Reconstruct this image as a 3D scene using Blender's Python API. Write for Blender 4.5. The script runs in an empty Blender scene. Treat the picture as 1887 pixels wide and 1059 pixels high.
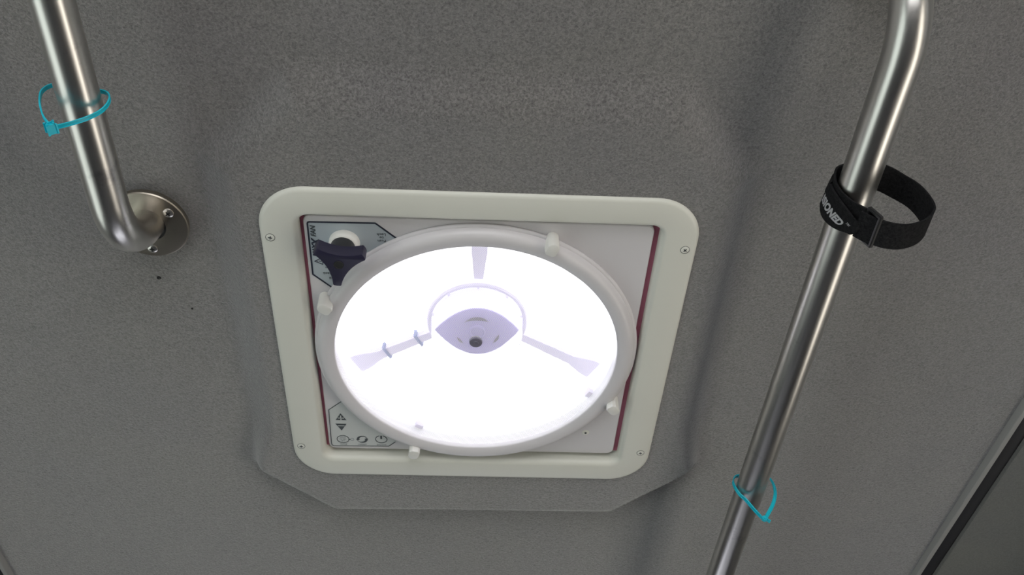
import bpy, bmesh, math, random
from mathutils import Vector, Matrix, Quaternion
random.seed(7)
SC = bpy.context.scene
COL = SC.collection
PI = math.pi
H = 1.90          # height of the moulded ceiling pad above the floor; everything below is given relative to it

# ------------------------------------------------------------------ camera
F_PX = 1733.0
w = Vector((0.7155, -0.0334, 0.0431))
RW = Matrix.Rotation(w.length, 3, w.normalized())          # world -> camera (x right, y down, z forward)
t = Vector((-0.0380, 0.0703, 1.0081))
cam_loc = -(RW.transposed() @ t)
cd = bpy.data.cameras.new('camera')
cam = bpy.data.objects.new('camera', cd)
COL.objects.link(cam)
right, down, fwd = RW[0], RW[1], RW[2]
M = Matrix(((right[0], -down[0], -fwd[0]), (right[1], -down[1], -fwd[1]), (right[2], -down[2], -fwd[2]))).to_4x4()
M.translation = cam_loc + Vector((0, 0, H))
cam.matrix_world = M
cd.sensor_width = 36.0
cd.lens = F_PX / 1887.0 * 36.0
cd.clip_start = 0.01
SC.camera = cam

# ------------------------------------------------------------------ sky, exposure
SC.view_settings.view_transform = 'Standard'
SC.view_settings.look = 'None'
SC.view_settings.gamma = 1.0
SC.view_settings.use_curve_mapping = False
SC.view_settings.exposure = 0.40
wd = bpy.data.worlds.new('overcast_sky')
SC.world = wd
wd.use_nodes = True
bg = wd.node_tree.nodes['Background']
bg.inputs[0].default_value = (0.97, 0.98, 1.0, 1)
bg.inputs[1].default_value = 3.4

# all light is this sky: it comes through the translucent vent lid and the four tinted cabin windows built below
XW = 0.92
Y0, Y1 = -1.75, 1.95

# ------------------------------------------------------------------ helpers
def link(name, me, mat=None, parent=None, smooth=True, angle=35):
    o = bpy.data.objects.new(name, me)
    COL.objects.link(o)
    if mat is not None and not me.materials:
        me.materials.append(mat)
    if smooth:
        for p in me.polygons: p.use_smooth = True
        me.set_sharp_from_angle(angle=math.radians(angle))
    if parent is not None: o.parent = parent
    return o

def from_bm(name, bm, mat, parent=None, smooth=True, angle=35, recalc=True):
    if recalc: bmesh.ops.recalc_face_normals(bm, faces=bm.faces[:])
    me = bpy.data.meshes.new(name)
    bm.to_mesh(me); bm.free()
    return link(name, me, mat, parent, smooth, angle)

def thing(name, label, cat, loc=(0, 0, 0), group=None):
    o = bpy.data.objects.new(name, None)
    o.empty_display_size = 0.05
    COL.objects.link(o)
    o.location = (loc[0], loc[1], loc[2] + H)
    o['label'] = label; o['category'] = cat
    if group: o['group'] = group
    return o

def structure(o): o['kind'] = 'structure'; return o

def box(bm, c, s, rot=None):
    r = bmesh.ops.create_cube(bm, size=1.0)
    for v in r['verts']:
        p = Vector((v.co.x * s[0], v.co.y * s[1], v.co.z * s[2]))
        if rot is not None: p = rot @ p
        v.co = p + Vector(c)
    return r['verts']

def lathe(bm, profile, center=(0, 0, 0), n=48, axis='z', closed=False):
    """profile: list of (radius, z)"""
    rings = []
    for (r, z) in profile:
        if r < 1e-7:
            rings.append([bm.verts.new(Vector(center) + Vector((0, 0, z)))])
        else:
            rings.append([bm.verts.new(Vector(center) + Vector((r * math.cos(2 * PI * k / n), r * math.sin(2 * PI * k / n), z))) for k in range(n)])
    pairs = list(zip(rings[:-1], rings[1:]))
    if closed: pairs.append((rings[-1], rings[0]))
    for a, b in pairs:
        for k in range(n):
            k2 = (k + 1) % n
            if len(a) == 1 and len(b) == 1: continue
            if len(a) == 1: bm.faces.new((a[0], b[k], b[k2]))
            elif len(b) == 1: bm.faces.new((a[k], a[k2], b[0]))
            else: bm.faces.new((a[k], a[k2], b[k2], b[k]))

def tube(bm, pts, r, n=32, cap=True):
    pts = [Vector(p) for p in pts]
    rings = []
    ref = None
    for i, p in enumerate(pts):
        d = (pts[min(i + 1, len(pts) - 1)] - pts[max(i - 1, 0)]).normalized()
        if ref is None:
            ref = Vector((1, 0, 0)) if abs(d.x) < 0.9 else Vector((0, 1, 0))
        a = (ref - d * ref.dot(d)).normalized(); ref = a
        b = d.cross(a)
        rings.append([bm.verts.new(p + a * r * math.cos(2 * PI * k / n) + b * r * math.sin(2 * PI * k / n)) for k in range(n)])
    for A, B in zip(rings[:-1], rings[1:]):
        for k in range(n):
            bm.faces.new((A[k], A[(k + 1) % n], B[(k + 1) % n], B[k]))
    if cap:
        bm.faces.new(rings[0]); bm.faces.new(rings[-1])

def smooth_path(pts, m=10, closed=False):
    """Catmull-Rom"""
    P = [Vector(p) for p in pts]; n = len(P); out = []
    segs = n if closed else n - 1
    for i in range(segs):
        if closed:
            p0, p1, p2, p3 = P[(i - 1) % n], P[i], P[(i + 1) % n], P[(i + 2) % n]
        else:
            p0, p1, p2, p3 = P[max(i - 1, 0)], P[i], P[i + 1], P[min(i + 2, n - 1)]
        for k in range(m):
            s = k / m
            out.append(0.5 * ((2 * p1) + (p2 - p0) * s + (2 * p0 - 5 * p1 + 4 * p2 - p3) * s * s + (3 * p1 - p0 - 3 * p2 + p3) * s ** 3))
    if not closed: out.append(P[-1])
    return out

def ribbon(bm, pts, sec, closed=False, cap=True, wdir=None):
    """sweep section sec [(across, outwards)] ; wdir: list or single width direction"""
    n = len(pts); rings = []
    for i, p in enumerate(pts):
        if closed: d = pts[(i + 1) % n] - pts[(i - 1) % n]
        else: d = pts[min(i + 1, n - 1)] - pts[max(i - 1, 0)]
        d.normalize()
        wv = wdir[i] if isinstance(wdir, list) else (wdir or Vector((0, 1, 0)))
        wv = (wv - d * wv.dot(d)).normalized()
        nrm = d.cross(wv).normalized()
        rings.append([bm.verts.new(p + wv * a + nrm * b) for a, b in sec])
    m = len(sec)
    rr = list(zip(rings[:-1], rings[1:]))
    if closed: rr.append((rings[-1], rings[0]))
    for A, B in rr:
        for k in range(m):
            bm.faces.new((A[k], A[(k + 1) % m], B[(k + 1) % m], B[k]))
    if cap and not closed:
        bm.faces.new(rings[0]); bm.faces.new(rings[-1])

def rrect(x0, x1, y0, y1, r, n=10):
    out = []
    for cx, cy, a0 in ((x1 - r, y1 - r, 0), (x0 + r, y1 - r, 90), (x0 + r, y0 + r, 180), (x1 - r, y0 + r, 270)):
        for k in range(n + 1):
            a = math.radians(a0 + 90 * k / n)
            out.append((cx + r * math.cos(a), cy + r * math.sin(a)))
    return out

def loops(bm, rings, cap_first=False, cap_last=False):
    V = [[bm.verts.new(p) for p in ring] for ring in rings]
    n = len(V[0])
    for A, B in zip(V[:-1], V[1:]):
        for k in range(n): bm.faces.new((A[k], A[(k + 1) % n], B[(k + 1) % n], B[k]))
    if cap_first: bm.faces.new(V[0])
    if cap_last: bm.faces.new(V[-1])
    return V

def prism(bm, poly, z0, z1, bevel=0.0):
    """poly CCW list of (x, y); from z0 (far) to z1 (near the viewer below)"""
    cx = sum(p[0] for p in poly) / len(poly); cy = sum(p[1] for p in poly) / len(poly)
    if bevel:
        def ins(f):
            out = []
            n = len(poly)
            for i in range(n):
                p = Vector(poly[i]); a = (p - Vector(poly[i - 1])).normalized(); b = (Vector(poly[(i + 1) % n]) - p).normalized()
                tt = (a + b).normalized(); nn = Vector((-tt.y, tt.x))
                out.append((p.x + nn.x * f, p.y + nn.y * f))
            return out
        s = 1 if z1 > z0 else -1
        loops(bm, [[(x, y, z0) for x, y in poly], [(x, y, z1 - s * bevel) for x, y in poly], [(x, y, z1 - s * bevel * .3) for x, y in ins(bevel * .3)], [(x, y, z1) for x, y in ins(bevel)]], True, True)
    else:
        loops(bm, [[(x, y, z0) for x, y in poly], [(x, y, z1) for x, y in poly]], True, True)

def strip(bm, pts, width, z, thick=0.0003, closed=False):
    """flat mitred line of constant width in the xy plane"""
    P = [Vector(p) for p in pts]; n = len(P); L = []; R = []
    for i in range(n):
        if closed: a = (P[i] - P[i - 1]).normalized(); b = (P[(i + 1) % n] - P[i]).normalized()
        else:
            a = (P[i] - P[i - 1]).normalized() if i else (P[1] - P[0]).normalized()
            b = (P[i + 1] - P[i]).normalized() if i < n - 1 else a
        tt = (a + b).normalized(); nn = Vector((-tt.y, tt.x)); k = width / 2 / max(0.3, nn.dot(Vector((-a.y, a.x))))
        L.append(P[i] + nn * k); R.append(P[i] - nn * k)
    def mk(zz): return [bm.verts.new((p.x, p.y, zz)) for p in L], [bm.verts.new((p.x, p.y, zz)) for p in R]
    l0, r0 = mk(z); l1, r1 = mk(z + thick)
    rng = range(n) if closed else range(n - 1)
    for i in rng:
        j = (i + 1) % n
        bm.faces.new((l0[i], l0[j], r0[j], r0[i])); bm.faces.new((l1[i], r1[i], r1[j], l1[j]))
        bm.faces.new((l0[i], l1[i], l1[j], l0[j])); bm.faces.new((r0[i], r0[j], r1[j], r1[i]))

_txt_cache = {}
def text_geo(s, size, shear=0.0, bold=0.0, ext=0.0001, spacing=1.0, fill=True):
    cu = bpy.data.curves.new('t', 'FONT')
    cu.body = s; cu.size = size; cu.shear = shear; cu.offset = bold; cu.extrude = ext
    cu.align_x = 'CENTER'; cu.align_y = 'CENTER'; cu.space_character = spacing; cu.resolution_u = 4
    o = bpy.data.objects.new('t', cu); COL.objects.link(o)
    dg = bpy.context.evaluated_depsgraph_get(); dg.update()
    me = bpy.data.meshes.new_from_object(o.evaluated_get(dg))
    vs = [v.co.copy() for v in me.vertices]; fs = [tuple(p.vertices) for p in me.polygons]
    bpy.data.objects.remove(o); bpy.data.curves.remove(cu); bpy.data.meshes.remove(me)
    return vs, fs

def add_text(bm, s, size, f, **kw):
    """f maps a text-space vector to the place"""
    vs, fs = text_geo(s, size, **kw)
    V = [bm.verts.new(f(v)) for v in vs]
    for q in fs:
        try: bm.faces.new([V[i] for i in q])
        except ValueError: pass

def on_ceiling(x, y, z, ang):
    """text lying on the underside; ang 0 = upright as the viewer sees it"""
    U = Vector((math.cos(ang), math.sin(ang), 0)); V = Vector((math.sin(ang), -math.cos(ang), 0))
    return lambda v: Vector((x, y, z)) + U * v.x + V * v.y + Vector((0, 0, -1)) * v.z

# ------------------------------------------------------------------ materials
def principled(name, col, rough=0.5, metal=0.0, **kw):
    m = bpy.data.materials.new(name); m.use_nodes = True
    b = m.node_tree.nodes['Principled BSDF']
    b.inputs['Base Color'].default_value = (*col, 1); b.inputs['Roughness'].default_value = rough; b.inputs['Metallic'].default_value = metal
    for k, v in kw.items(): b.inputs[k].default_value = v
    return m
def nodes(m): return m.node_tree.nodes, m.node_tree.links, m.node_tree.nodes['Principled BSDF']

def plastic(name, col, rough, bump=0.02, scale=900):
    m = principled(name, col, rough)
    N, L, b = nodes(m)
    tc = N.new('ShaderNodeTexCoord'); no = N.new('ShaderNodeTexNoise'); no.inputs['Scale'].default_value = scale; no.inputs['Detail'].default_value = 3
    bp = N.new('ShaderNodeBump'); bp.inputs['Strength'].default_value = bump; bp.inputs['Distance'].default_value = 0.001
    L.new(tc.outputs['Object'], no.inputs['Vector']); L.new(no.outputs['Fac'], bp.inputs['Height']); L.new(bp.outputs['Normal'], b.inputs['Normal'])
    n2 = N.new('ShaderNodeTexNoise'); n2.inputs['Scale'].default_value = 9; n2.inputs['Detail'].default_value = 4
    mx = N.new('ShaderNodeMix'); mx.data_type = 'RGBA'
    mx.inputs[6].default_value = (col[0] * .965, col[1] * .965, col[2] * .955, 1); mx.inputs[7].default_value = (*col, 1)
    L.new(tc.outputs['Object'], n2.inputs['Vector']); L.new(n2.outputs['Fac'], mx.inputs[0]); L.new(mx.outputs[2], b.inputs['Base Color'])
    return m

def carpet(name, ca, cb, bump=0.8, sheen=0.72):
    m = principled(name, ca, 0.95)
    N, L, b = nodes(m)
    b.inputs['Specular IOR Level'].default_value = 0.12
    b.inputs['Sheen Weight'].default_value = sheen; b.inputs['Sheen Roughness'].default_value = 0.6
    tc = N.new('ShaderNodeTexCoord')
    # short curled fibres: warped noise
    warp = N.new('ShaderNodeTexNoise'); warp.inputs['Scale'].default_value = 260; warp.inputs['Detail'].default_value = 2
    sc = N.new('ShaderNodeVectorMath'); sc.operation = 'SCALE'; sc.inputs['Scale'].default_value = 0.006
    ad = N.new('ShaderNodeVectorMath'); ad.operation = 'ADD'
    L.new(tc.outputs['Object'], warp.inputs['Vector']); L.new(warp.outputs['Color'], sc.inputs[0])
    L.new(tc.outputs['Object'], ad.inputs[0]); L.new(sc.outputs[0], ad.inputs[1])
    fib = N.new('ShaderNodeTexNoise'); fib.inputs['Scale'].default_value = 420; fib.inputs['Detail'].default_value = 3; fib.inputs['Roughness'].default_value = 0.7
    L.new(ad.outputs[0], fib.inputs['Vector'])
    big = N.new('ShaderNodeTexNoise'); big.inputs['Scale'].default_value = 7; big.inputs['Detail'].default_value = 5; big.inputs['Roughness'].default_value = 0.55
    L.new(tc.outputs['Object'], big.inputs['Vector'])
    r1 = N.new('ShaderNodeMapRange'); r1.inputs[1].default_value = 0.33; r1.inputs[2].default_value = 0.67
    L.new(fib.outputs['Fac'], r1.inputs[0])
    mx = N.new('ShaderNodeMix'); mx.data_type = 'RGBA'; mx.inputs[6].default_value = (*ca, 1); mx.inputs[7].default_value = (*cb, 1)
    L.new(r1.outputs[0], mx.inputs[0])
    m2 = N.new('ShaderNodeMix'); m2.data_type = 'RGBA'; m2.blend_type = 'MULTIPLY'; m2.inputs[0].default_value = 1
    ramp = N.new('ShaderNodeValToRGB'); ramp.color_ramp.elements[0].position = 0.35; ramp.color_ramp.elements[1].position = 0.65
    ramp.color_ramp.elements[0].color = (0.93, 0.93, 0.96, 1); ramp.color_ramp.elements[1].color = (1.0, 1.0, 0.98, 1)
    L.new(big.outputs['Fac'], ramp.inputs[0]); L.new(mx.outputs[2], m2.inputs[6]); L.new(ramp.outputs[0], m2.inputs[7])
    L.new(m2.outputs[2], b.inputs['Base Color'])
    bp = N.new('ShaderNodeBump'); bp.inputs['Strength'].default_value = bump; bp.inputs['Distance'].default_value = 0.0012
    L.new(fib.outputs['Fac'], bp.inputs['Height']); L.new(bp.outputs['Normal'], b.inputs['Normal'])
    return m

def steel(name, col, rough, stretch=(30, 0.6, 30), warm=0.0, streak=0.10):
    m = principled(name, col, rough, 1.0)
    N, L, b = nodes(m)
    tc = N.new('ShaderNodeTexCoord'); mp = N.new('ShaderNodeMapping')
    mp.inputs['Scale'].default_value = stretch
    no = N.new('ShaderNodeTexNoise'); no.inputs['Scale'].default_value = 14; no.inputs['Detail'].default_value = 6
    L.new(tc.outputs['Object'], mp.inputs[0]); L.new(mp.outputs[0], no.inputs['Vector'])
    mr = N.new('ShaderNodeMapRange'); mr.inputs[3].default_value = rough - streak / 2; mr.inputs[4].default_value = rough + streak
    L.new(no.outputs['Fac'], mr.inputs[0]); L.new(mr.outputs[0], b.inputs['Roughness'])
    sm = N.new('ShaderNodeTexNoise'); sm.inputs['Scale'].default_value = 22; sm.inputs['Detail'].default_value = 8; sm.inputs['Roughness'].default_value = 0.7
    L.new(tc.outputs['Object'], sm.inputs['Vector'])
    rp = N.new('ShaderNodeValToRGB'); rp.color_ramp.elements[0].position = 0.28; rp.color_ramp.elements[1].position = 0.42
    rp.color_ramp.elements[0].color = (col[0] * .62, col[1] * .62, col[2] * .66, 1); rp.color_ramp.elements[1].color = (*col, 1)
    L.new(sm.outputs['Fac'], rp.inputs[0]); L.new(rp.outputs[0], b.inputs['Base Color'])
    bp = N.new('ShaderNodeBump'); bp.inputs['Strength'].default_value = 0.03; bp.inputs['Distance'].default_value = 0.0005
    L.new(no.outputs['Fac'], bp.inputs['Height']); L.new(bp.outputs['Normal'], b.inputs['Normal'])
    return m

M_CARPET = carpet('grey_headliner_carpet', (0.062, 0.059, 0.057), (0.205, 0.195, 0.188))
M_WALL = carpet('dark_wall_carpet', (0.04, 0.04, 0.04), (0.08, 0.08, 0.078), 0.5, 0.1)
M_FLOOR = plastic('grey_vinyl_floor', (0.06, 0.06, 0.072), 0.6)
M_FRAME = plastic('cream_abs_plastic', (0.68, 0.68, 0.62), 0.42)
M_WHITE = plastic('white_abs_plastic', (0.64, 0.62, 0.64), 0.38)
M_CLIP = plastic('clip_white_plastic', (0.72, 0.71, 0.68), 0.35)
M_STEEL = steel('brushed_stainless', (0.58, 0.565, 0.54), 0.29)
M_FLANGE = steel('warm_tinted_flange_steel', (0.36, 0.325, 0.275), 0.34, (3, 3, 3))  # warm reflection tint is mixed into the base colour
M_SCREW = steel('screw_steel', (0.62, 0.60, 0.56), 0.28, (3, 3, 3))
M_BLACK = principled('black_recess', (0.012, 0.012, 0.012), 0.6)
M_PSCREW = plastic('painted_screw_white', (0.74, 0.74, 0.68), 0.4)
M_GASKET = plastic('red_foam_gasket', (0.52, 0.17, 0.25), 0.85, 0.3)
M_LABEL = plastic('silver_blue_label_film', (0.42, 0.47, 0.51), 0.30)
M_NAVY = principled('navy_print', (0.018, 0.022, 0.040), 0.45)
M_INK = principled('charcoal_print', (0.05, 0.06, 0.065), 0.5)
M_GREYPRINT = principled('light_grey_print', (0.30, 0.32, 0.34), 0.5)
M_KNOB = plastic('navy_black_knob_plastic', (0.017, 0.015, 0.040), 0.42)
M_SHAFT = plastic('black_shaft_plastic', (0.02, 0.02, 0.024), 0.5)
M_TIE = principled('turquoise_nylon', (0.010, 0.52, 0.66), 0.35)
M_TIE.node_tree.nodes['Principled BSDF'].inputs['Subsurface Weight'].default_value = 0.0
M_STRAP = carpet('black_nylon_webbing', (0.006, 0.006, 0.007), (0.020, 0.020, 0.021), 0.25, 0.0)
M_BUCKLE = plastic('black_buckle_plastic', (0.02, 0.02, 0.021), 0.38)
M_PRINTW = principled('white_strap_print', (0.72, 0.72, 0.74), 0.6)
M_TRIM = plastic('grey_trim_strip', (0.31, 0.31, 0.30), 0.7)
M_RUBBER = plastic('black_rubber_seal', (0.010, 0.010, 0.013), 0.55)
M_PANELG = carpet('grey_side_panel_skin', (0.13, 0.133, 0.122), (0.165, 0.168, 0.156), 0.15, 0.1)
M_MOTOR = plastic('violet_grey_motor_plastic', (0.50, 0.42, 0.80), 0.5)
M_STRUT = plastic('pale_strut_plastic', (0.66, 0.60, 0.76), 0.5)
M_CRESCENT = principled('dark_violet_shade', (0.10, 0.07, 0.17), 0.6)
M_BAND = principled('blue_band', (0.12, 0.15, 0.35), 0.5)
M_BUTTON = plastic('grey_button_rubber', (0.16, 0.15, 0.20), 0.5)
M_MESHW = principled('fine_screen_wire', (0.45, 0.43, 0.46), 0.5)
M_SHROUD = principled('white_shroud', (0.93, 0.93, 0.95), 0.6)

m = bpy.data.materials.new('translucent_white_lid'); m.use_nodes = True
N, L = m.node_tree.nodes, m.node_tree.links
N.remove(N['Principled BSDF'])
tr = N.new('ShaderNodeBsdfTranslucent'); tr.inputs[0].default_value = (0.93, 0.93, 0.96, 1)
df = N.new('ShaderNodeBsdfDiffuse'); df.inputs[0].default_value = (0.9, 0.9, 0.9, 1)
mx = N.new('ShaderNodeMixShader'); mx.inputs[0].default_value = 0.25
L.new(tr.outputs[0], mx.inputs[1]); L.new(df.outputs[0], mx.inputs[2]); L.new(mx.outputs[0], N['Material Output'].inputs[0])
M_LID = m
M_WIRE = m.copy(); M_WIRE.name = 'white_screen_wire'
M_WIRE.node_tree.nodes['Mix Shader'].inputs[0].default_value = 0.955

# ------------------------------------------------------------------ ceiling with the moulded octagonal pad
XC = 0.628
OCT = [(-0.176, -0.322), (0.182, -0.322), (0.262, -0.232), (0.272, 0.198), (0.180, 0.284), (-0.172, 0.288), (-0.258, 0.212), (-0.262, -0.232)]
def sd_oct(x, y):
    best = 1e9; inside = True
    n = len(OCT)
    for i in range(n):
        ax, ay = OCT[i]; bx, by = OCT[(i + 1) % n]
        dx, dy = bx - ax, by - ay
        s = max(0, min(1, ((x - ax) * dx + (y - ay) * dy) / (dx * dx + dy * dy)))
        d = math.hypot(x - ax - s * dx, y - ay - s * dy)
        best = min(best, d)
        if dx * (y - ay) - dy * (x - ax) < 0: inside = False
    return -best if inside else best
def sstep(a, b, x):
    s = max(0, min(1, (x - a) / (b - a))); return s * s * (3 - 2 * s)
PAD = 0.022
def edge_x(y): return 0.6445 - 0.028 * y       # the ceiling narrows slightly towards the front
def ceil_z(x, y):
    if abs(x) > 0.36 or y < -0.42 or y > 0.38: d = 1.0
    else: d = sd_oct(x, y)
    k = sstep(0.10, 0.22, y)                      # the far edge of the pad is crisp, the near and side edges roll over softly
    a = -0.038 * (1 - k) - 0.006 * k
    b = 0.006 * (1 - k) + 0.010 * k
    z = PAD * sstep(a, b, d)
    # slack in the headliner: a few very shallow hollows
    z += 0.0035 * math.exp(-((x - 0.34) / 0.06) ** 2 - ((y + 0.20) / 0.22) ** 2)
    z += 0.0020 * math.exp(-((x + 0.33) / 0.05) ** 2 - ((y + 0.22) / 0.12) ** 2)
    z += 0.0010 * math.sin(x * 9 + 1.3) * math.sin(y * 7 + 0.4) * sstep(0, .1, d)
    return z
def coords(a, b, c, d, fine, coarse):
    out = []; x = a
    while x < d - 1e-6:
        out.append(x)
        st = fine if b - 1e-9 <= x < c - 1e-9 else coarse
        if x < b - 1e-9 < x + st: x = b
        elif x < c - 1e-9 < x + st: x = c
        elif x + st > d: x = d
        else: x += st
    out.append(d); return out
xs = coords(-XC, -0.56, 0.56, XC, 0.004, 0.01)
ys = coords(Y0, -0.50, 0.45, Y1, 0.004, 0.03)
bm = bmesh.new()
def xw_(x, y):
    if abs(x) <= 0.56: return x
    return math.copysign(0.56 + (abs(x) - 0.56) / (XC - 0.56) * (edge_x(y) + 0.004 - 0.56), x)
grid = [[bm.verts.new((xw_(x, y), y, ceil_z(x, y))) for x in xs] for y in ys]
for j in range(len(ys) - 1):
    for i in range(len(xs) - 1):
        cx, cy = (xs[i] + xs[i + 1]) / 2, (ys[j] + ys[j + 1]) / 2
        if abs(cx) < 0.192 and abs(cy) < 0.192: continue
        bm.faces.new((grid[j][i], grid[j + 1][i], grid[j + 1][i + 1], grid[j][i + 1]))
for v in bm.verts: v.co.z += 0
bmesh.ops.delete(bm, geom=[v for v in bm.verts if not v.link_faces], context='VERTS')
ceil = structure(from_bm('ceiling', bm, M_CARPET, recalc=False, angle=180)); ceil.location.z = H
# give the shell a thickness upward
so = ceil.modifiers.new('thickness', 'SOLIDIFY'); so.thickness = 0.012; so.offset = -1.0

# two old fixing holes left in the headliner beside the left rail
for hx_, hy_, hr_ in ((-0.3269, -0.0747, 0.0018), (-0.3001, -0.0337, 0.0010)):
    bm = bmesh.new(); lathe(bm, [(hr_ * 1.3, 0.0005), (hr_, -0.0008), (hr_ * .6, -0.0003), (0, 0.0)], n=16)
    o = from_bm('screw_hole', bm, M_BLACK, ceil); o.location = (hx_, hy_, ceil_z(hx_, hy_)); o['kind'] = 'structure'
def struct_at(name, bm, mat, **kw):
    o = structure(from_bm(name, bm, mat, **kw)); o.location.z = H; return o

# side channels: pale strip, black seal, then the cabinet-side panel curving down to the wall
def extr(name, sx, sec, mat, angle):
    bm = bmesh.new()
    loops(bm, [[(sx * (edge_x(y) + dx), y, z) for dx, z in sec] for y in (Y0, Y1)], True, True)
    struct_at(name, bm, mat, angle=angle)
for side, sx in (('right', 1), ('left', -1)):
    extr('trim_' + side, sx, [(0, 0.05), (0, 0.0125), (0.0006, 0.0115), (0.0058, 0.0115), (0.0064, 0.0125), (0.0064, 0.05)], M_TRIM, 25)
    extr('trim_seal_' + side, sx, [(0.0064, 0.05), (0.0064, 0.0150), (0.010, 0.0135), (0.018, 0.0128), (0.023, 0.0135), (0.0255, 0.0150), (0.0255, 0.05)], M_RUBBER, 60)
    xe = XW - 0.59
    extr('trim_panel_' + side, sx, [(0.0255, 0.05), (0.0255, 0.0120), (0.0262, 0.0100), (0.0290, 0.0090), (0.06, 0.0070), (0.11, -0.004), (0.16, -0.030), (0.20, -0.075), (0.23, -0.13), (xe, -0.22), (xe, 0.05)], M_PANELG, 30)

# walls with window openings, floor
def wall_x(name, x0, x1, wy0, wy1, wz0, wz1):
    bm = bmesh.new(); cx = (x0 + x1) / 2; sx = abs(x1 - x0); zt, zb = -0.22, -H
    box(bm, (cx, (Y0 + Y1) / 2, (wz1 + zt) / 2), (sx, Y1 - Y0, zt - wz1))
    box(bm, (cx, (Y0 + Y1) / 2, (wz0 + zb) / 2), (sx, Y1 - Y0, wz0 - zb))
    box(bm, (cx, (Y0 + wy0) / 2, (wz0 + wz1) / 2), (sx, wy0 - Y0, wz1 - wz0))
    box(bm, (cx, (Y1 + wy1) / 2, (wz0 + wz1) / 2), (sx, Y1 - wy1, wz1 - wz0))
    struct_at(name, bm, M_WALL, smooth=False)
def wall_y(name, y0, y1, wx, wz0, wz1):
    bm = bmesh.new(); cy = (y0 + y1) / 2; sy = abs(y1 - y0); zt, zb = 0.06, -H; W = XW + 0.03
    box(bm, (0, cy, (wz1 + zt) / 2), (2 * W, sy, zt - wz1))
    box(bm, (0, cy, (wz0 + zb) / 2), (2 * W, sy, wz0 - zb))
    for s in (-1, 1): box(bm, (s * (wx + W) / 2, cy, (wz0 + wz1) / 2), (W - wx, sy, wz1 - wz0))
    struct_at(name, bm, M_WALL, smooth=False)
wall_x('wall_right', XW, XW + 0.03, -1.20, 0.70, -0.99, -0.49)
wall_x('wall_left', -XW - 0.03, -XW, -1.20, 0.70, -1.18, -0.34)
wall_y('wall_back', Y0 - 0.03, Y0, 0.74, -1.02, -0.14)
wall_y('wall_front', Y1, Y1 + 0.03, 0.60, -1.06, -0.44)
bm = bmesh.new(); box(bm, (0, (Y0 + Y1) / 2, -H - 0.02), (2 * XW + 0.06, Y1 - Y0 + 0.06, 0.04))
struct_at('floor', bm, M_FLOOR, smooth=False)

# window frames of the four openings (out of view); panes added, tinted to dim and colour their daylight
def win_frame(name, cx, cy, cz, a, b, axis, tint):
    bm = bmesh.new(); tck = 0.02
    for s in (-1, 1):
        if axis == 'x':
            box(bm, (cx, cy + s * (a / 2 - tck / 2), cz), (0.034, tck, b)); box(bm, (cx, cy, cz + s * (b / 2 - tck / 2)), (0.034, a, tck))
        else:
            box(bm, (cx + s * (a / 2 - tck / 2), cy, cz), (tck, 0.034, b)); box(bm, (cx, cy, cz + s * (b / 2 - tck / 2)), (a, 0.034, tck))
    fr_ = struct_at(name, bm, M_RUBBER, smooth=False)
    bm = bmesh.new()
    box(bm, (cx, cy, cz), (0.004, a - .03, b - .03) if axis == 'x' else (a - .03, 0.004, b - .03))
    g_ = bpy.data.materials.new('dimming_glass'); g_.use_nodes = True
    N_, L_ = g_.node_tree.nodes, g_.node_tree.links; N_.remove(N_['Principled BSDF'])
    t_ = N_.new('ShaderNodeBsdfTransparent'); t_.inputs[0].default_value = (*[c ** 0.5 for c in tint], 1)   # two faces
    L_.new(t_.outputs[0], N_['Material Output'].inputs[0])
    p_ = from_bm('pane', bm, g_, fr_, smooth=False); p_['kind'] = 'structure'
win_frame('window_1', XW + 0.015, -0.25, -0.74, 1.90, 0.50, 'x', (0.72, 0.67, 0.58))
win_frame('window_2', -XW - 0.015, -0.25, -0.76, 1.90, 0.84, 'x', (0.33, 0.36, 0.335))
win_frame('window_3', 0, Y0 - 0.015, -0.58, 1.48, 0.88, 'y', (0.97, 0.955, 0.94))
win_frame('window_4', 0, Y1 + 0.015, -0.75, 1.20, 0.62, 'y', (0.47, 0.475, 0.52))

# ------------------------------------------------------------------ screws (shared builder)
def screw_bm(r, dome, seat=0.0, cross=0.55, arm=0.16, rot=0.0):
    """cross-head screw facing down (-z) with its seat at z=0"""
    bm = bmesh.new()
    lathe(bm, [(r, 0.0004), (r, -seat), (r * .93, -seat - dome * .45), (r * .7, -seat - dome * .8), (r * .35, -seat - dome), (0, -seat - dome)], n=24)
    return bm
def cross_bm(r, z, arm, rot=0.0):
    bm = bmesh.new()
    Rm = Matrix.Rotation(rot, 3, 'Z')
    for q in (0, PI / 2):
        box(bm, (0, 0, z), (2 * r, arm, 0.0007), Matrix.Rotation(rot + q, 3, 'Z'))
    return bm

# ------------------------------------------------------------------ roof vent fan
vent = thing('roof_vent_fan', 'square cream-framed roof vent with glowing round screened opening set in the grey carpeted ceiling', 'roof vent')

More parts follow.
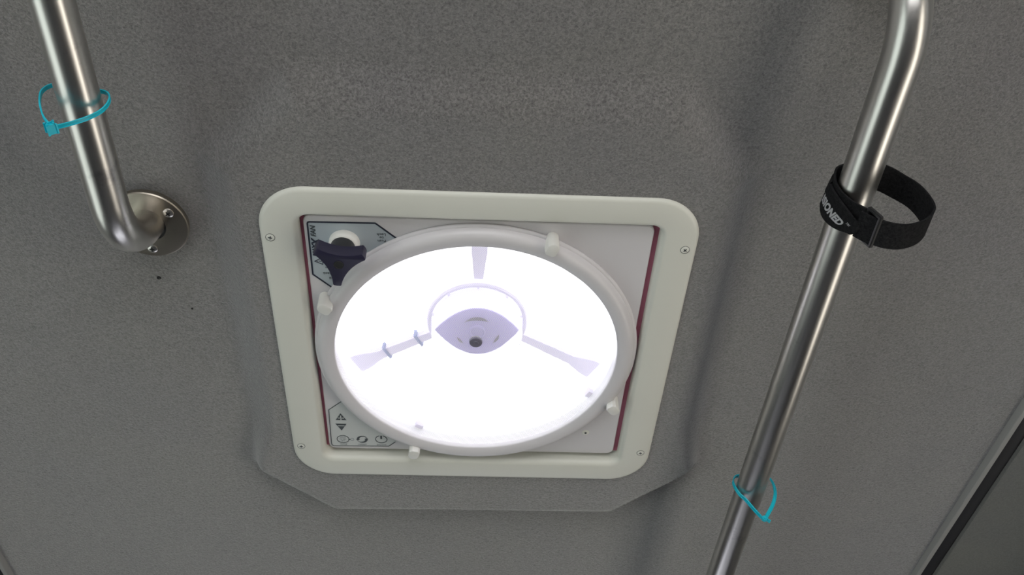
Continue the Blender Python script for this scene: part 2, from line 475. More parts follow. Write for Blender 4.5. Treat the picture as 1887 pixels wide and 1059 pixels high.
# garnish frame
bm = bmesh.new()
def rr(h, r, z, dx=0): return [(x, y, z) for x, y in rrect(-h + dx, h - dx, -h, h, r, 12)]
loops(bm, [rr(0.210, 0.046, 0.0035), rr(0.2102, 0.046, -0.0002), rr(0.2096, 0.0455, -0.0018), rr(0.2080, 0.044, -0.0032), rr(0.2058, 0.042, -0.0038),
           rr(0.1838, 0.016, -0.0038, 0.0045), rr(0.1812, 0.014, -0.0032, 0.0040), rr(0.1788, 0.012, -0.0008, 0.0040), rr(0.1776, 0.011, 0.0030, 0.0040), rr(0.1770, 0.010, 0.022, 0.0040)])
frame = from_bm('frame', bm, M_FRAME, vent, angle=50)
for i, (x, y) in enumerate(((-0.2005, -0.1524), (0.1987, -0.1524), (0.1987, 0.1564), (-0.2005, 0.1564))):
    s = from_bm('screw', screw_bm(0.0042, 0.0006), M_PSCREW, frame); s.location = (x, y, -0.0038)
    s['label'] = 'small cream-painted cross-head screw'
    # thin dark ring coloured as the shadow gap round the head; cross recess shares its mesh
    bm = cross_bm(0.0019, -0.0006 - 0.0001, 0.0008, 0.2 + i * 0.5)
    lathe(bm, [(0.0042, 0.0002), (0.0042, -0.00025), (0.00455, -0.00025), (0.00455, 0.0002)], n=24)
    me = bpy.data.meshes.new('r'); bm.to_mesh(me); bm.free()
    nb = bmesh.new(); nb.from_mesh(s.data); k0 = len(nb.faces); nb.from_mesh(me)
    nb.faces.ensure_lookup_table()
    for f in nb.faces[k0:]: f.material_index = 1
    nb.to_mesh(s.data); nb.free(); s.data.materials.append(M_INK)

# gaskets either side of the panel
for sx in (-1, 1):
    bm = bmesh.new()
    box(bm, (sx * 0.1705, 0.0, 0.0120), (0.0065, 0.338, 0.005))
    g = from_bm('gasket', bm, M_GASKET, vent); g['label'] = 'red foam gasket showing in the gap beside the panel'

# square panel with the round opening
ZP = 0.0045
bm = bmesh.new()
out = rrect(-0.1696, 0.1676, -0.1735, 0.1690, 0.0075, 12)       # 52 points
n = 104
def resample_dir(poly, n):
    """points of the closed polygon along n equally spaced directions from the origin"""
    res = []
    m = len(poly)
    for k in range(n):
        a = 2 * PI * k / n; d = Vector((math.cos(a), math.sin(a)))
        best = None
        for i in range(m):
            p = Vector(poly[i]); q = Vector(poly[(i + 1) % m]); e = q - p
            den = d.x * e.y - d.y * e.x
            if abs(den) < 1e-12: continue
            tt = (p.x * e.y - p.y * e.x) / den; uu = (p.x * d.y - p.y * d.x) / den
            if tt > 0 and -1e-6 <= uu <= 1 + 1e-6 and (best is None or tt < best): best = tt
        res.append((d.x * best, d.y * best))
    return res
n = 720
o1 = resample_dir(out, n)
cir = [(0.152 * math.cos(2 * PI * k / n), 0.152 * math.sin(2 * PI * k / n)) for k in range(n)]
sc_ = lambda P, f: [(x * f, y * f) for x, y in P]
loops(bm, [[(x, y, 0.013) for x, y in o1], [(x, y, ZP + 0.0009) for x, y in o1], [(x, y, ZP) for x, y in sc_(o1, 0.9955)], [(x, y, ZP) for x, y in cir], [(x, y, 0.013) for x, y in cir]])
panel = from_bm('panel', bm, M_WHITE, vent, angle=40)
s = from_bm('screw', screw_bm(0.0043, 0.0007), M_PSCREW, panel); s.location = (0.1312, 0.1312, ZP)
s2 = from_bm('screw_recess', cross_bm(0.0013, -0.0008, 0.0012, .3), M_INK, vent); s2.location = (0.1312, 0.1312, ZP)
s2.parent = s; s2.location = (0, 0, 0)
s2.parent = panel; s2.location = (0.1312, 0.1312, ZP)

# round bezel holding the screen
bm = bmesh.new()
prof = [(0.1512, 0.012), (0.1502, 0.000), (0.1499, -0.0046), (0.1502, -0.0056), (0.1510, -0.0063), (0.1570, -0.0082), (0.1615, -0.0084), (0.1650, -0.0072), (0.1674, -0.0048), (0.1684, -0.0018), (0.1688, 0.0020), (0.1692, ZP + 0.001)]
lathe(bm, prof, n=192)
bez = from_bm('screen_bezel', bm, M_WHITE, vent, angle=40)
# shallow step in the rim
bm = bmesh.new()
lathe(bm, [(0.1690, ZP + 0.001), (0.1712, ZP - 0.0002), (0.1718, ZP - 0.0026), (0.1706, ZP - 0.0040), (0.1686, ZP - 0.0042)], n=192)
st = from_bm('rim_step', bm, M_WHITE, bez, angle=60)

# four turn tabs round the bezel
for i, (x, y) in enumerate(((0.0690, -0.1560), (0.1500, 0.0690), (-0.0690, 0.1560), (-0.1500, -0.0690))):
    a = math.atan2(y, x)
    bm = bmesh.new()
    # D-shaped peg with a wing reaching over the rim
    poly = []
    for k in range(17):
        q = -PI / 2 + PI * k / 16
        poly.append((0.0058 * math.cos(q) + 0.0005, 0.0060 * math.sin(q)))
    poly += [(-0.0060, 0.0060), (-0.0085, 0.0035), (-0.0085, -0.0035), (-0.0060, -0.0060)]
    prism(bm, poly, ZP + 0.0005, -0.0155, bevel=0.0012)
    tab = from_bm('turn_tab', bm, M_CLIP, vent, angle=32)
    rsc = 0.1712 / math.hypot(x, y)
    tab.location = (x * rsc, y * rsc, 0)
    tab.rotation_euler = (0, 0, a + (0, 0.5, -0.15, 0.2)[i])

# fine insect screen: real crossing wires
bm = bmesh.new()
RS = 0.1506; pitch = 0.00150; hw = 0.00022
for ang in (math.radians(38.0), math.radians(128.0)):
    U = Vector((math.cos(ang), math.sin(ang), 0)); V = Vector((-math.sin(ang), math.cos(ang), 0))
    k = -int(RS / pitch)
    while k * pitch < RS:
        o_ = k * pitch; l = math.sqrt(max(0, RS * RS - o_ * o_))
        zz = Vector((0, 0, -0.0005 if ang < 1 else -0.0004))
        c = V * o_ + zz
        vs = [bm.verts.new(c + U * l * su + V * hw * sv) for su, sv in ((-1, -1), (1, -1), (1, 1), (-1, 1))]
        bm.faces.new(vs)
        k += 1
scr = from_bm('insect_screen', bm, M_WIRE, vent, smooth=False)
scr['label'] = 'fine woven insect screen across the bright opening'
# centre button fixed in the screen
bm = bmesh.new()
lathe(bm, [(0, -0.0030), (0.0014, -0.0030), (0.0016, -0.0036), (0.0030, -0.0036), (0.0032, -0.0028), (0.0052, -0.0028), (0.0066, -0.0022), (0.0070, -0.0006), (0.0070, 0.0012), (0, 0.0012)], n=36)
bt = from_bm('centre_button', bm, M_BUTTON, vent, angle=30); bt.location = (-0.0012, -0.0175, 0)
bt['label'] = 'small round grey button in the middle of the screen'

# shroud (duct) behind the screen and the translucent lid
bm = bmesh.new()
loops(bm, [[(x * 1.235, y * 1.235, 0.0200) for x, y in cir], [(x * 1.235, y * 1.235, 0.0235) for x, y in cir], [(x * 1.01, y * 1.01, 0.0235) for x, y in cir], [(x * 1.003, y * 1.003, 0.0140) for x, y in cir], [(x * 1.02, y * 1.02, 0.0200) for x, y in cir]])
o2 = resample_dir(rrect(-0.2, 0.2, -0.2, 0.2, 0.01), 720)
loops(bm, [[(x, y, 0.0215) for x, y in o2], [(x * 1.1, y * 1.1, 0.0215) for x, y in cir]])  # hidden plate added to stop skylight leaking past the frame
sh = from_bm('leak_blocking_flange', bm, M_FRAME, vent, angle=40)
bm = bmesh.new()
lathe(bm, [(0.1514, 0.0030), (0.1518, 0.0200), (0.1570, 0.030), (0.1640, 0.045), (0.2140, 0.100), (0.2140, 0.119)], n=128)
sh = from_bm('shroud', bm, M_SHROUD, vent, angle=60)
bm = bmesh.new()
lathe(bm, [(0.214, 0.119), (0.212, 0.150), (0.195, 0.170), (0.10, 0.185), (0, 0.188)], n=96)
lid = from_bm('lid', bm, M_LID, vent, angle=60); lid['label'] = 'translucent white lid glowing with daylight'

# motor, its mounting ring and three struts
bm = bmesh.new()
lathe(bm, [(0, 0.0235), (0.0440, 0.0235), (0.0480, 0.0250), (0.0500, 0.0290), (0.0490, 0.048), (0.044, 0.060), (0, 0.062)], n=72)
mo = from_bm('motor_housing', bm, M_LID, vent, angle=35)  # translucent like the lid, so the hub glows blown-out white
def arc3(p, q, r, n=24):
    P_, Q_, R_ = Vector(p), Vector(q), Vector(r); c = 2 * Q_ - (P_ + R_) / 2
    return [P_ * (1 - k / n) ** 2 + c * 2 * (k / n) * (1 - k / n) + R_ * (k / n) ** 2 for k in range(n)]
def zpt(x, y, z): return (x, y, z)
lens_ = arc3((-0.0455, -0.0115), (-0.0005, -0.0440), (0.0450, -0.0140)) + arc3((0.0450, -0.0140), (0.0015, 0.0235), (-0.0455, -0.0115))
bm = bmesh.new()
loops(bm, [[(p.x, p.y, 0.0238) for p in lens_], [(p.x, p.y, 0.0222) for p in lens_], [(p.x * .95, p.y * .95 - .0005, 0.0215) for p in lens_]], True, True)
rc = from_bm('glare_cut_motor_face', bm, M_MOTOR, mo, angle=30)  # lens outline shapes in the glare that washes out the motor's rim
bm = bmesh.new()
lathe(bm, [(0.0085, 0.0216), (0.0092, 0.0195), (0.0078, 0.0186), (0.0068, 0.0200), (0.0040, 0.0196), (0, 0.0196)], n=48)
o_ = from_bm('shaft_cap', bm, M_MOTOR, mo, angle=35); o_.location = (0, -0.0125, 0)
for (a0, a1, rr_, wd2) in ((-2.35, -0.85, 0.0190, 0.0050), (2.25, 2.75, 0.0230, 0.0030), (0.15, 0.75, 0.0240, 0.0032)):  # flat crescents coloured dark for the shade in the motor's recessed bowl
    bm = bmesh.new()
    for k in range(16):
        q0, q1 = a0 + (a1 - a0) * k / 16, a0 + (a1 - a0) * (k + 1) / 16
        tw = lambda u: wd2 * math.sin(PI * max(0.02, min(0.98, u)))
        w0, w1 = tw(k / 16), tw((k + 1) / 16)
        def PT(r_, q_): return bm.verts.new((r_ * math.cos(q_), r_ * math.sin(q_) - 0.0115, 0.0210))
        bm.faces.new((PT(rr_ - w0 / 2, q0), PT(rr_ - w1 / 2, q1), PT(rr_ + w1 / 2, q1), PT(rr_ + w0 / 2, q0)))
    from_bm('bowl_shade_crescent', bm, M_CRESCENT, mo, smooth=False)
bm = bmesh.new()
lathe(bm, [(0.0505, 0.050), (0.0520, 0.0475), (0.0545, 0.0475), (0.0560, 0.050), (0.0545, 0.053), (0.0520, 0.053)], n=72, closed=True)
for k in range(9):
    a = 2 * PI * k / 9 - PI / 2
    box(bm, (0.048 * math.cos(a), 0.048 * math.sin(a), 0.050), (0.0105, 0.0016, 0.004), Matrix.Rotation(a, 3, 'Z'))
from_bm('mounting_ring', bm, M_STRUT, vent, angle=50)
for i, a in enumerate((math.radians(-90), math.radians(30), math.radians(150))):
    bm = bmesh.new()
    # each strut is a tapering arm with a spread foot
    Rm = Matrix.Rotation(a, 3, 'Z')
    pts = [(0.056, 0.0050), (0.088, 0.0078), (0.0882, 0.0085), (0.110, 0.0085), (0.112, 0.0165), (0.121, 0.0085), (0.161, 0.0085)] if i == 0 else [(0.054, 0.0045), (0.100, 0.0058), (0.128, 0.0062), (0.150, 0.0125), (0.161, 0.0135)]
    poly = [(r, -h) for r, h in pts] + [(r, h) for r, h in reversed(pts)]
    P2 = [(Rm @ Vector((x, y, 0)))[:2] for x, y in poly]
    prism(bm, P2, 0.0635, 0.0565, 0)
    sto = from_bm('strut', bm, M_STRUT, vent, angle=30)
    if i == 2:
        for rr_ in (0.076, 0.118):
            bm = bmesh.new(); c = Rm @ Vector((rr_, 0, 0.060)); box(bm, c, (0.0028, 0.0175, 0.0105), Rm)
            from_bm('cable_band', bm, M_BAND, sto, angle=30)
for (x, y) in ((-0.0735, 0.155), (0.146, 0.082)):
    bm = bmesh.new(); a = math.atan2(y, x); Rm = Matrix.Rotation(a, 3, 'Z')
    rr_ = 0.1490
    box(bm, (rr_ * math.cos(a), rr_ * math.sin(a), 0.0135), (0.006, 0.009, 0.006), Rm)
    box(bm, (rr_ * math.cos(a), rr_ * math.sin(a), 0.019), (0.003, 0.004, 0.007), Rm)
    from_bm('screen_bracket', bm, M_STRUT, vent)

# locking knob: white boss, black shaft, three-lobed knob
KX, KY = -0.1325, -0.1452
bm = bmesh.new()
lathe(bm, [(0.0150, ZP), (0.0149, -0.0010), (0.0142, -0.0034), (0.0128, -0.0046), (0.0115, -0.0048), (0.0115, ZP)], n=48)
boss = from_bm('knob_boss', bm, M_CLIP, vent, angle=40); boss.location = (KX + 0.0008, KY + 0.0022, 0)
bm = bmesh.new()
lathe(bm, [(0.0118, ZP), (0.0118, -0.0200), (0.0125, -0.0215), (0, -0.0215)], n=40)
shaft = from_bm('knob_shaft', bm, M_SHAFT, vent, angle=40); shaft.location = (KX + 0.0003, KY + 0.0012, 0)
poly = []
tips = [math.radians(q) for q in (97, 217, 337)]
RT, HWID, RWAIST = 0.0262, 0.0040, 0.0118
for i in range(3):
    a = tips[i]; b = tips[(i + 1) % 3] + (2 * PI if i == 2 else 0)
    ca, sa = math.cos(a), math.sin(a)
    def P(r, w_, ca=ca, sa=sa): return Vector((r * ca - w_ * sa, r * sa + w_ * ca))
    poly += [P(RT - 0.0008, -HWID), P(RT, -HWID + 0.0009), P(RT + 0.0003, 0), P(RT, HWID - 0.0009), P(RT - 0.0008, HWID)]
    p0 = P(RT - 0.0008, HWID); cb, sb = math.cos(b), math.sin(b)
    p2 = Vector(((RT - 0.0008) * cb + HWID * sb, (RT - 0.0008) * sb - HWID * cb))
    mid = Vector((RWAIST * math.cos((a + b) / 2), RWAIST * math.sin((a + b) / 2)))
    c = 2 * mid - (p0 + p2) / 2
    for k in range(1, 14):
        s = k / 14
        poly.append(p0 * (1 - s) ** 2 + c * 2 * s * (1 - s) + p2 * s * s)
bm = bmesh.new()
prism(bm, [(p.x, p.y) for p in poly], -0.0205, -0.0345, bevel=0.0009)
lobe = from_bm('locking_knob', bm, M_KNOB, vent, angle=30); lobe.location = (KX, KY - 0.0010, 0)
lobe['label'] = 'navy black three-lobed locking knob'
bm = bmesh.new()
lathe(bm, [(0.0050, -0.0342), (0.0046, -0.0350), (0.0038, -0.0350), (0.0036, -0.0346), (0, -0.0346)], n=32)
from_bm('knob_hole', bm, M_BLACK, lobe, angle=40)  # black disc stands for the dark hole in the knob face

# label round the knob
ZL = ZP - 0.0003
bm = bmesh.new()
lab = [(-0.1655, -0.1665), (-0.1013, -0.1680), (-0.0800, -0.1490), (-0.0885, -0.1445), (-0.1440, -0.0885), (-0.1485, -0.0845), (-0.1660, -0.1008)]
loops(bm, [[(x, y, ZP + 0.0002) for x, y in lab], [(x, y, ZL) for x, y in lab]], False, True)
kl = from_bm('knob_label', bm, M_LABEL, vent, smooth=False); kl['label'] = 'pale blue label with a navy border round the knob'
bm = bmesh.new()
strip(bm, [(-0.0805, -0.1488), (-0.1010, -0.1672), (-0.1636, -0.1664), (-0.1650, -0.1659), (-0.1656, -0.1645), (-0.1658, -0.1010), (-0.1480, -0.0842)], 0.0016, ZL - 0.0003)
from_bm('label_border', bm, M_NAVY, kl, smooth=False)
bm = bmesh.new()
ZT = ZL - 0.0003
add_text(bm, 'Push', 0.0042, on_ceiling(-0.0957, -0.1462, ZT, PI), spacing=1.1)
add_text(bm, 'to', 0.0042, on_ceiling(-0.0957, -0.1502, ZT, PI), spacing=1.1)
add_text(bm, 'Lock', 0.0042, on_ceiling(-0.0957, -0.1540, ZT, PI), spacing=1.1)
from_bm('instruction_lettering', bm, M_INK, kl, smooth=False)
bm = bmesh.new()
add_text(bm, 'Pull', 0.0042, on_ceiling(-0.1465, -0.0970, ZT, PI), spacing=1.1)
add_text(bm, 'Unlock', 0.0042, on_ceiling(-0.1490, -0.1030, ZT, PI), spacing=1.1)
add_text(bm, 'Open', 0.0042, on_ceiling(-0.1478, -0.1105, ZT, PI), spacing=1.1)
from_bm('instruction_lettering', bm, M_INK, kl, smooth=False)
bm = bmesh.new()
add_text(bm, 'MAX', 0.0068, on_ceiling(-0.1607, -0.1315, ZT, -PI / 2), shear=0.25, bold=0.0003, spacing=1.0)
add_text(bm, 'X', 0.0100, on_ceiling(-0.1595, -0.1418, ZT - 0.0001, -PI / 2), shear=0.25, bold=0.0004)
from_bm('bold_lettering', bm, M_NAVY, kl, smooth=False)
bm = bmesh.new()
add_text(bm, 'FAN', 0.0068, on_ceiling(-0.1608, -0.1552, ZT, -PI / 2), shear=0.25, bold=0.0002, spacing=1.0)
from_bm('fan_lettering', bm, M_INK, kl, smooth=False)
bm = bmesh.new()
strip(bm, [(-0.1626, -0.1181), (-0.1548, -0.1226), (-0.1548, -0.1142)], 0.0006, ZL - 0.0003, closed=True)
box(bm, (-0.1570, -0.1183, ZL - 0.0002), (0.0030, 0.0006, 0.0003)); box(bm, (-0.1595, -0.1183, ZL - 0.0002), (0.0008, 0.0007, 0.0003))
from_bm('warning_triangle', bm, M_NAVY, kl, smooth=False)

# control pad label in the lower left corner
bm = bmesh.new()
lab = [(-0.1500, 0.0855), (-0.1660, 0.1005), (-0.1667, 0.1620), (-0.1640, 0.1652), (-0.0995, 0.1640), (-0.0905, 0.1545), (-0.100, 0.130), (-0.125, 0.105)]
loops(bm, [[(x, y, ZP + 0.0002) for x, y in lab], [(x, y, ZL) for x, y in lab]], False, True)
cp = from_bm('control_pad', bm, plastic('control_pad_film', (0.56, 0.58, 0.575), 0.32), vent, smooth=False)
cp['label'] = 'control pad film with printed arrow, auto and power keys'
bm = bmesh.new()
strip(bm, [(-0.1497, 0.0858), (-0.1655, 0.1008), (-0.1667, 0.1595), (-0.1662, 0.1628), (-0.1640, 0.1644), (-0.0998, 0.1631), (-0.0915, 0.1548)], 0.0009, ZL - 0.0003)
from_bm('pad_border', bm, M_INK, cp, smooth=False)
def tri(bm, c, s, up, z):
    x, y = c; d = -1 if up else 1
    return [(x, y + d * s), (x - s * .92, y - d * s * .72), (x + s * .92, y - d * s * .72)]
def poly_face(bm, P, z):
    bm.faces.new([bm.verts.new((x, y, z)) for x, y in P])
for up in (True, False):
    bm = bmesh.new()
    c = (-0.1527, 0.1132) if up else (-0.1532, 0.1294)
    for P_ in [tri(bm, c, 0.0068, up, 0)]: poly_face(bm, P_, ZL - 0.0003)
    o = from_bm('speed_arrow', bm, M_INK, cp, smooth=False); o['label'] = 'dark triangle pointing up, with a plus' if up else 'dark triangle pointing down, with a minus'
    bm = bmesh.new()
    if up:
        box(bm, (c[0], c[1] + 0.0010, ZL - 0.0005), (0.0072, 0.0011, 0.0002)); box(bm, (c[0], c[1] + 0.0008, ZL - 0.0005), (0.0012, 0.0082, 0.0002))
    else:
        box(bm, (c[0], c[1] - 0.0018, ZL - 0.0005), (0.0078, 0.0009, 0.0002))
    from_bm('plus_sign' if up else 'minus_sign', bm, cp.data.materials[0], cp, smooth=False)
def ell(cx, cy, a, b, n=40, a0=0, a1=2 * PI): return [(cx + a * math.cos(a0 + (a1 - a0) * k / n), cy + b * math.sin(a0 + (a1 - a0) * k / n)) for k in range(n if abs(a1 - a0 - 2 * PI) < 1e-6 else n + 1)]
zi = ZL - 0.0003
bm = bmesh.new()
strip(bm, ell(-0.1527, 0.1518, 0.0070, 0.0064), 0.0007, zi, closed=True)
box(bm, (-0.1453, 0.1520, zi), (0.0022, 0.0008, 0.0003))
from_bm('auto_key', bm, M_INK, cp, smooth=False)
bm = bmesh.new()
strip(bm, ell(-0.1421, 0.1521, 0.0020, 0.0020, 24), 0.0005, zi, closed=True)
for s_, yy in (('HOLD', 0.1485), ('TO SET', 0.1518), ('78\u00b0F', 0.1550)):
    add_text(bm, s_, 0.0024, on_ceiling(-0.1527, yy, zi, 0))
from_bm('auto_key_lettering', bm, M_GREYPRINT, cp, smooth=False)
bm = bmesh.new()
for a0 in (0.0, PI):                      # two chasing crescent arrows
    o_, i_ = [], []
    for k in range(19):
        q = a0 + PI * 0.98 + PI * 0.86 * k / 18
        wdt = 0.0030 * (1 - k / 18) ** 0.8 + 0.0003
        o_.append((-0.1303 + 0.0064 * math.cos(q), 0.1514 + 0.0062 * math.sin(q)))
        i_.append((-0.1303 + (0.0064 - wdt) * math.cos(q), 0.1514 + (0.0062 - wdt) * math.sin(q)))
    for k in range(18): bm.faces.new([bm.verts.new((x, y, zi)) for x, y in (o_[k], o_[k + 1], i_[k + 1], i_[k])])
    q = a0 + PI * 0.98; cx, cy = -0.1303 + 0.0050 * math.cos(q), 0.1514 + 0.0050 * math.sin(q)
    sgn = 1 if a0 == 0 else -1
    poly_face(bm, [(cx - 0.0022 * sgn, cy), (cx + 0.0026 * sgn, cy), (cx - 0.0004 * sgn, cy + 0.0022 * sgn)], zi)
from_bm('airflow_key', bm, M_INK, cp, smooth=False)
bm = bmesh.new()
strip(bm, ell(-0.1080, 0.1508, 0.0067, 0.0064, 36, -PI / 2 + 0.35, 1.5 * PI - 0.35), 0.0008, zi)
box(bm, (-0.1080, 0.1472, zi), (0.0022, 0.0056, 0.0003))
from_bm('power_key', bm, M_INK, cp, smooth=False)
bm = bmesh.new()
for s_, x in (('AUTO', -0.1526), ('IN/OUT', -0.1303), ('ON/OFF', -0.1082)):
    add_text(bm, s_, 0.0030, on_ceiling(x, 0.1607, zi, 0), spacing=1.05)
from_bm('key_lettering', bm, M_GREYPRINT, cp, smooth=False)

# ------------------------------------------------------------------ grab rails
RZ = -0.058; RR = 0.0161; ZC = 0.0105
def rail(name, label, x, ya, yb, ba, bb):
    """rail along y from ya to yb, ending in the ceiling at both ends (bends of radius ba / bb)"""
    root = thing(name, label, 'handrail', (x, (ya + yb) / 2, ZC), 'stainless grab rails along the ceiling')
    oy = (ya + yb) / 2; oz = ZC
    def arc(yc, zc, r, a0, a1, n=18): return [(0, yc + r * math.cos(a0 + (a1 - a0) * k / n) - oy, zc + r * math.sin(a0 + (a1 - a0) * k / n) - oz) for k in range(n + 1)]
    pts = [(0, ya - oy, 0.004)] + [(0, ya - oy, RZ + ba - oz)][:0]
    pts += arc(ya + ba, RZ + ba, ba, PI, 1.5 * PI)
    a_end = ya + ba; b_end = yb - bb
    k = 40
    pts += [(0, a_end + (b_end - a_end) * q / k - oy, RZ - oz) for q in range(1, k)]
    pts += arc(yb - bb, RZ + bb, bb, 1.5 * PI, 2 * PI)
    pts += [(0, yb - oy, 0.004)]
    bm = bmesh.new(); tube(bm, pts, RR, 48)
    from_bm('tube', bm, M_STEEL, root, angle=80)
    for ye, angs in ((ya, (20, 140, 260)), (yb, (-36, 92, 212))):
        bm = bmesh.new()
        lathe(bm, [(0.0377, 0.004), (0.0380, -0.0012), (0.0372, -0.0024), (0.0360, -0.0028), (RR + 0.0010, -0.0038), (RR + 0.0010, 0.004)], n=72)
        fl = from_bm('flange', bm, M_FLANGE, root, angle=35); fl.location = (0, ye - oy + (0.003 if ye > -0.3 and ye < 0 else 0), 0)
        bm = bmesh.new()
        lathe(bm, [(RR - 0.001, -0.0030), (RR + 0.0010, -0.0030)], n=48)
        from_bm('seam', bm, M_BLACK, fl, recalc=False)
        for q in angs:
            a = math.radians(q)
            sb = screw_bm(0.0052, 0.0018)
            s = from_bm('screw', sb, M_SCREW, fl); s.location = (0.0275 * math.cos(a), 0.0275 * math.sin(a), -0.0030)
            me = bpy.data.meshes.new('r'); b2 = cross_bm(0.0024, -0.0019, 0.0012, a); b2.to_mesh(me); b2.free()
            nb = bmesh.new(); nb.from_mesh(s.data); k0 = len(nb.faces); nb.from_mesh(me); nb.faces.ensure_lookup_table()
            for f in nb.faces[k0:]: f.material_index = 1
            nb.to_mesh(s.data); nb.free(); s.data.materials.append(M_BLACK)
    return root
XL, XR = -0.3175, 0.3180
rail('handrail', 'stainless steel grab rail left of the vent, ending in a round screwed flange', XL - 0.0008, -1.45, -0.1560, 0.066, 0.073)
rail('handrail', 'stainless steel grab rail right of the vent, carrying a black strap and a blue tie', XR, -0.450, 1.50, 0.067, 0.066)

# ------------------------------------------------------------------ cable ties
def tie_sec(wd_, th):
    h = wd_ / 2; e = wd_ * 0.16
    return [(-h, 0), (h, 0), (h, th), (h - e, th), (h - e, th * 0.55), (-h + e, th * 0.55), (-h + e, th), (-h, th)]
def cable_tie(label, y, pts, head, head_dir, tilt=0.0, wd_=0.0030, tail=None, wv=(0, 1, 0)):
    root = thing('cable_tie', label, 'cable tie', (0, y, 0), 'turquoise cable ties looped round the rails')
    P = smooth_path([Vector((x, tilt * (z + 0.058) + dy, z)) for x, z, dy in pts], 12)
    bm = bmesh.new(); ribbon(bm, P, tie_sec(wd_, 0.0012), wdir=[Vector((0, 1, 0)).lerp(Vector(wv), max(0.0, min(1.0, (i / len(P) - 0.45) / 0.2))) for i in range(len(P))])
    from_bm('band', bm, M_TIE, root, angle=30)
    hx, hz = head
    bm = bmesh.new()
    d = Vector((head_dir[0], 0, head_dir[1])).normalized(); nrm = Vector((-d.z, 0, d.x))
    Rm = Matrix((d, Vector((0, 1, 0)), nrm)).transposed()
    box(bm, (hx, tilt * (hz + .058), hz), (0.0058, 0.0060, 0.0054), Rm)
    bmesh.ops.bevel(bm, geom=bm.edges[:], offset=0.0011, segments=2, affect='EDGES')
    if tail:
        box(bm, Vector((hx, tilt * (hz + .058), hz)) + Vector((tail[0], 0.0, tail[1])) , (0.0058, wd_, 0.0012), Rm)
    from_bm('head', bm, M_TIE, root, angle=30)
    return root
cable_tie('turquoise cable tie looped round the left grab rail', -0.325,
          [(-0.3262, -0.0955, 0), (-0.3325, -0.0890, 0), (-0.3398, -0.0780, 0), (-0.3480, -0.0600, 0), (-0.3518, -0.0440, 0), (-0.3470, -0.0345, 0), (-0.3360, -0.0330, 0), (-0.3180, -0.0395, 0),
           (-0.3050, -0.0425, 0), (-0.2990, -0.0490, 0), (-0.2970, -0.0600, 0), (-0.2990, -0.0715, 0), (-0.3060, -0.0820, 0), (-0.3160, -0.0905, 0), (-0.3250, -0.0962, 0)],
          (-0.3268, -0.0978), (-0.6, -0.5), 0.0, 0.0034)
cable_tie('turquoise cable tie looped round the right grab rail, its head hanging on the right', 0.1515,
          [(0.3245, -0.0958, 0.001), (0.3170, -0.0858, -0.001), (0.3085, -0.0755, -0.005), (0.3028, -0.0690, -0.006), (0.3000, -0.0570, -0.004), (0.3010, -0.0470, -0.001), (0.3060, -0.0400, 0), (0.3180, -0.0385, 0), (0.3320, -0.0350, 0),
           (0.3420, -0.0385, 0), (0.3465, -0.0500, 0.0), (0.3455, -0.0640, 0.0), (0.3390, -0.0790, 0.0), (0.3275, -0.0960, 0.0)],
          (0.3262, -0.0975), (0.62, -0.6), 0.0, 0.0046, tail=(0.0035, -0.0020), wv=(0.78, 0.62, 0))

# ------------------------------------------------------------------ hook-and-loop strap on the right rail
strap = thing('cinch_strap', 'black webbing cinch strap with white lettering, looped round the right grab rail', 'strap', (0, 0, 0))
WB = 0.0255
ctr = [  # x, z, y of the near edge (loop cross-section going over the rail, down its left side and out to the right)
    (0.3262, -0.1010, -0.2700), (0.3222, -0.0930, -0.2695), (0.3165, -0.0875, -0.2690), (0.3075, -0.0790, -0.2700), (0.3015, -0.0670, -0.2710), (0.2995, -0.0540, -0.2735), (0.3040, -0.0420, -0.2780),
    (0.3170, -0.0375, -0.2800), (0.3340, -0.0320, -0.2780), (0.3510, -0.0310, -0.2740), (0.3650, -0.0375, -0.2700), (0.3750, -0.0500, -0.2690), (0.3785, -0.0690, -0.2690), (0.3760, -0.0860, -0.2690),
    (0.3630, -0.1010, -0.2690), (0.3475, -0.1085, -0.2690), (0.3360, -0.1085, -0.2690), (0.3270, -0.1050, -0.2690), (0.3180, -0.0990, -0.2690), (0.3120, -0.0925, -0.2690)]
P = smooth_path([Vector((x, y + WB / 2, z)) for x, z, y in ctr], 8)
h = WB / 2; th = 0.0009
sec = [(-h, -th), (-h + .0008, -th * 1.35), (h - .0008, -th * 1.35), (h, -th), (h, th), (-h, th)]
bm = bmesh.new(); ribbon(bm, P, sec, wdir=Vector((0, 1, 0)))
from_bm('webbing_loop', bm, M_STRAP, strap, angle=40)
# loose printed end lying outside the left of the loop
near = [Vector(p) for p in ((0.3120, -0.2620, -0.0400), (0.3040, -0.2600, -0.0560), (0.3060, -0.2585, -0.0720), (0.3100, -0.2580, -0.0850), (0.3140, -0.2555, -0.0945), (0.3120, -0.2500, -0.0970))]
far = [Vector(p) for p in ((0.3020, -0.2500, -0.0350), (0.3000, -0.2390, -0.0440), (0.2985, -0.2370, -0.0560), (0.3010, -0.2370, -0.0680), (0.3065, -0.2400, -0.0815), (0.3110, -0.2440, -0.0920))]
near[0] = Vector((0.3020, -0.2700, -0.0400)); near[1] = Vector((0.2975, -0.2690, -0.0560)); near[2] = Vector((0.3010, -0.2660, -0.0720)); near[3] = Vector((0.3070, -0.2620, -0.0850))
A = smooth_path(near, 8); B = smooth_path(far, 8)
bm = bmesh.new()
NN = len(A); fr = []
for i in range(NN):
    d = ((A[min(i + 1, NN - 1)] + B[min(i + 1, NN - 1)]) - (A[max(i - 1, 0)] + B[max(i - 1, 0)])).normalized()
    wv = (B[i] - A[i]).normalized(); nrm = wv.cross(d).normalized()
    if nrm.x > 0.2 or nrm.z > 0.2: nrm = -nrm
    fr.append((A[i], B[i], d, nrm))
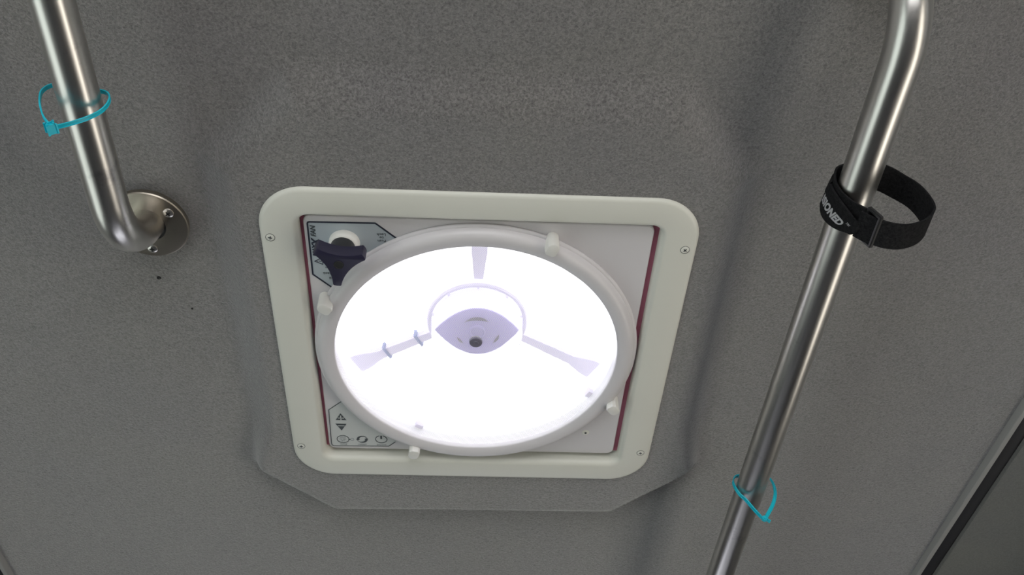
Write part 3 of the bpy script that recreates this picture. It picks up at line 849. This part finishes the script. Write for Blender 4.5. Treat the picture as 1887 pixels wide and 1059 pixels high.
rings = [[a + nr * 0.0001, a + (b - a) * .5 + nr * 0.0001, b + nr * 0.0001, b + nr * 0.0022, a + (b - a) * .5 + nr * 0.0026, a + nr * 0.0022] for a, b, d, nr in fr]
loops(bm, rings, True, True)
flap = from_bm('printed_end', bm, M_STRAP, strap, angle=40)
# lettering wrapped over the loose end
lens = [0.0]
for i in range(1, NN): lens.append(lens[-1] + ((fr[i][0] + fr[i][1]) / 2 - (fr[i - 1][0] + fr[i - 1][1]) / 2).length)
def wrap(s, v, off):
    """s = length along the end, v = 0 (near edge) .. 1 (far edge)"""
    s = max(0, min(lens[-1] - 1e-6, s)); i = 0
    while i < NN - 2 and lens[i + 1] < s: i += 1
    f = (s - lens[i]) / (lens[i + 1] - lens[i])
    a = fr[i][0].lerp(fr[i + 1][0], f); b = fr[i][1].lerp(fr[i + 1][1], f); nr = fr[i][3].lerp(fr[i + 1][3], f)
    return a.lerp(b, v) + nr * (0.0029 + off)
bm = bmesh.new()
vs, fs = text_geo('PROVISIONED', 0.0098, bold=0.00055, ext=0.00005, spacing=1.05)
x1 = max(v.x for v in vs); yy0 = min(v.y for v in vs); yy1 = max(v.y for v in vs)
S_END = lens[-1] * 0.78
keep = []
V = [bm.verts.new(wrap(S_END + (v.x - x1) * 0.86, 0.56 - (v.y) / 0.024, 0.0)) for v in vs]
for q in fs:
    if min(S_END + (vs[i].x - x1) * 0.86 for i in q) < 0.0005: continue
    try: bm.faces.new([V[i] for i in q])
    except ValueError: pass
vs, fs = text_geo('\u2122', 0.0065, ext=0.00005)
V = [bm.verts.new(wrap(S_END + 0.0022 + v.x * .8, 0.40 - v.y / 0.024, 0.0)) for v in vs]
for q in fs:
    try: bm.faces.new([V[i] for i in q])
    except ValueError: pass
bmesh.ops.delete(bm, geom=[v for v in bm.verts if not v.link_faces], context='VERTS')
fl_t = from_bm('white_lettering', bm, M_PRINTW, flap, smooth=False)
# plastic slot buckle
bm = bmesh.new()
bx, bz = 0.3215, -0.0975
Rb = Matrix.Rotation(math.radians(68), 3, 'Y')
yc = -0.2690 + WB / 2
for s in (-1, 1):
    box(bm, Vector((bx, yc + s * (WB / 2 + 0.0018), bz)), (0.0165, 0.0034, 0.0040), Rb)
    box(bm, Vector((bx, yc, bz)) + Rb @ Vector((s * 0.0068, 0, 0)), (0.0034, WB + 0.006, 0.0040), Rb)
bmesh.ops.bevel(bm, geom=bm.edges[:], offset=0.0009, segments=2, affect='EDGES')
from_bm('buckle', bm, M_BUCKLE, strap, angle=40)
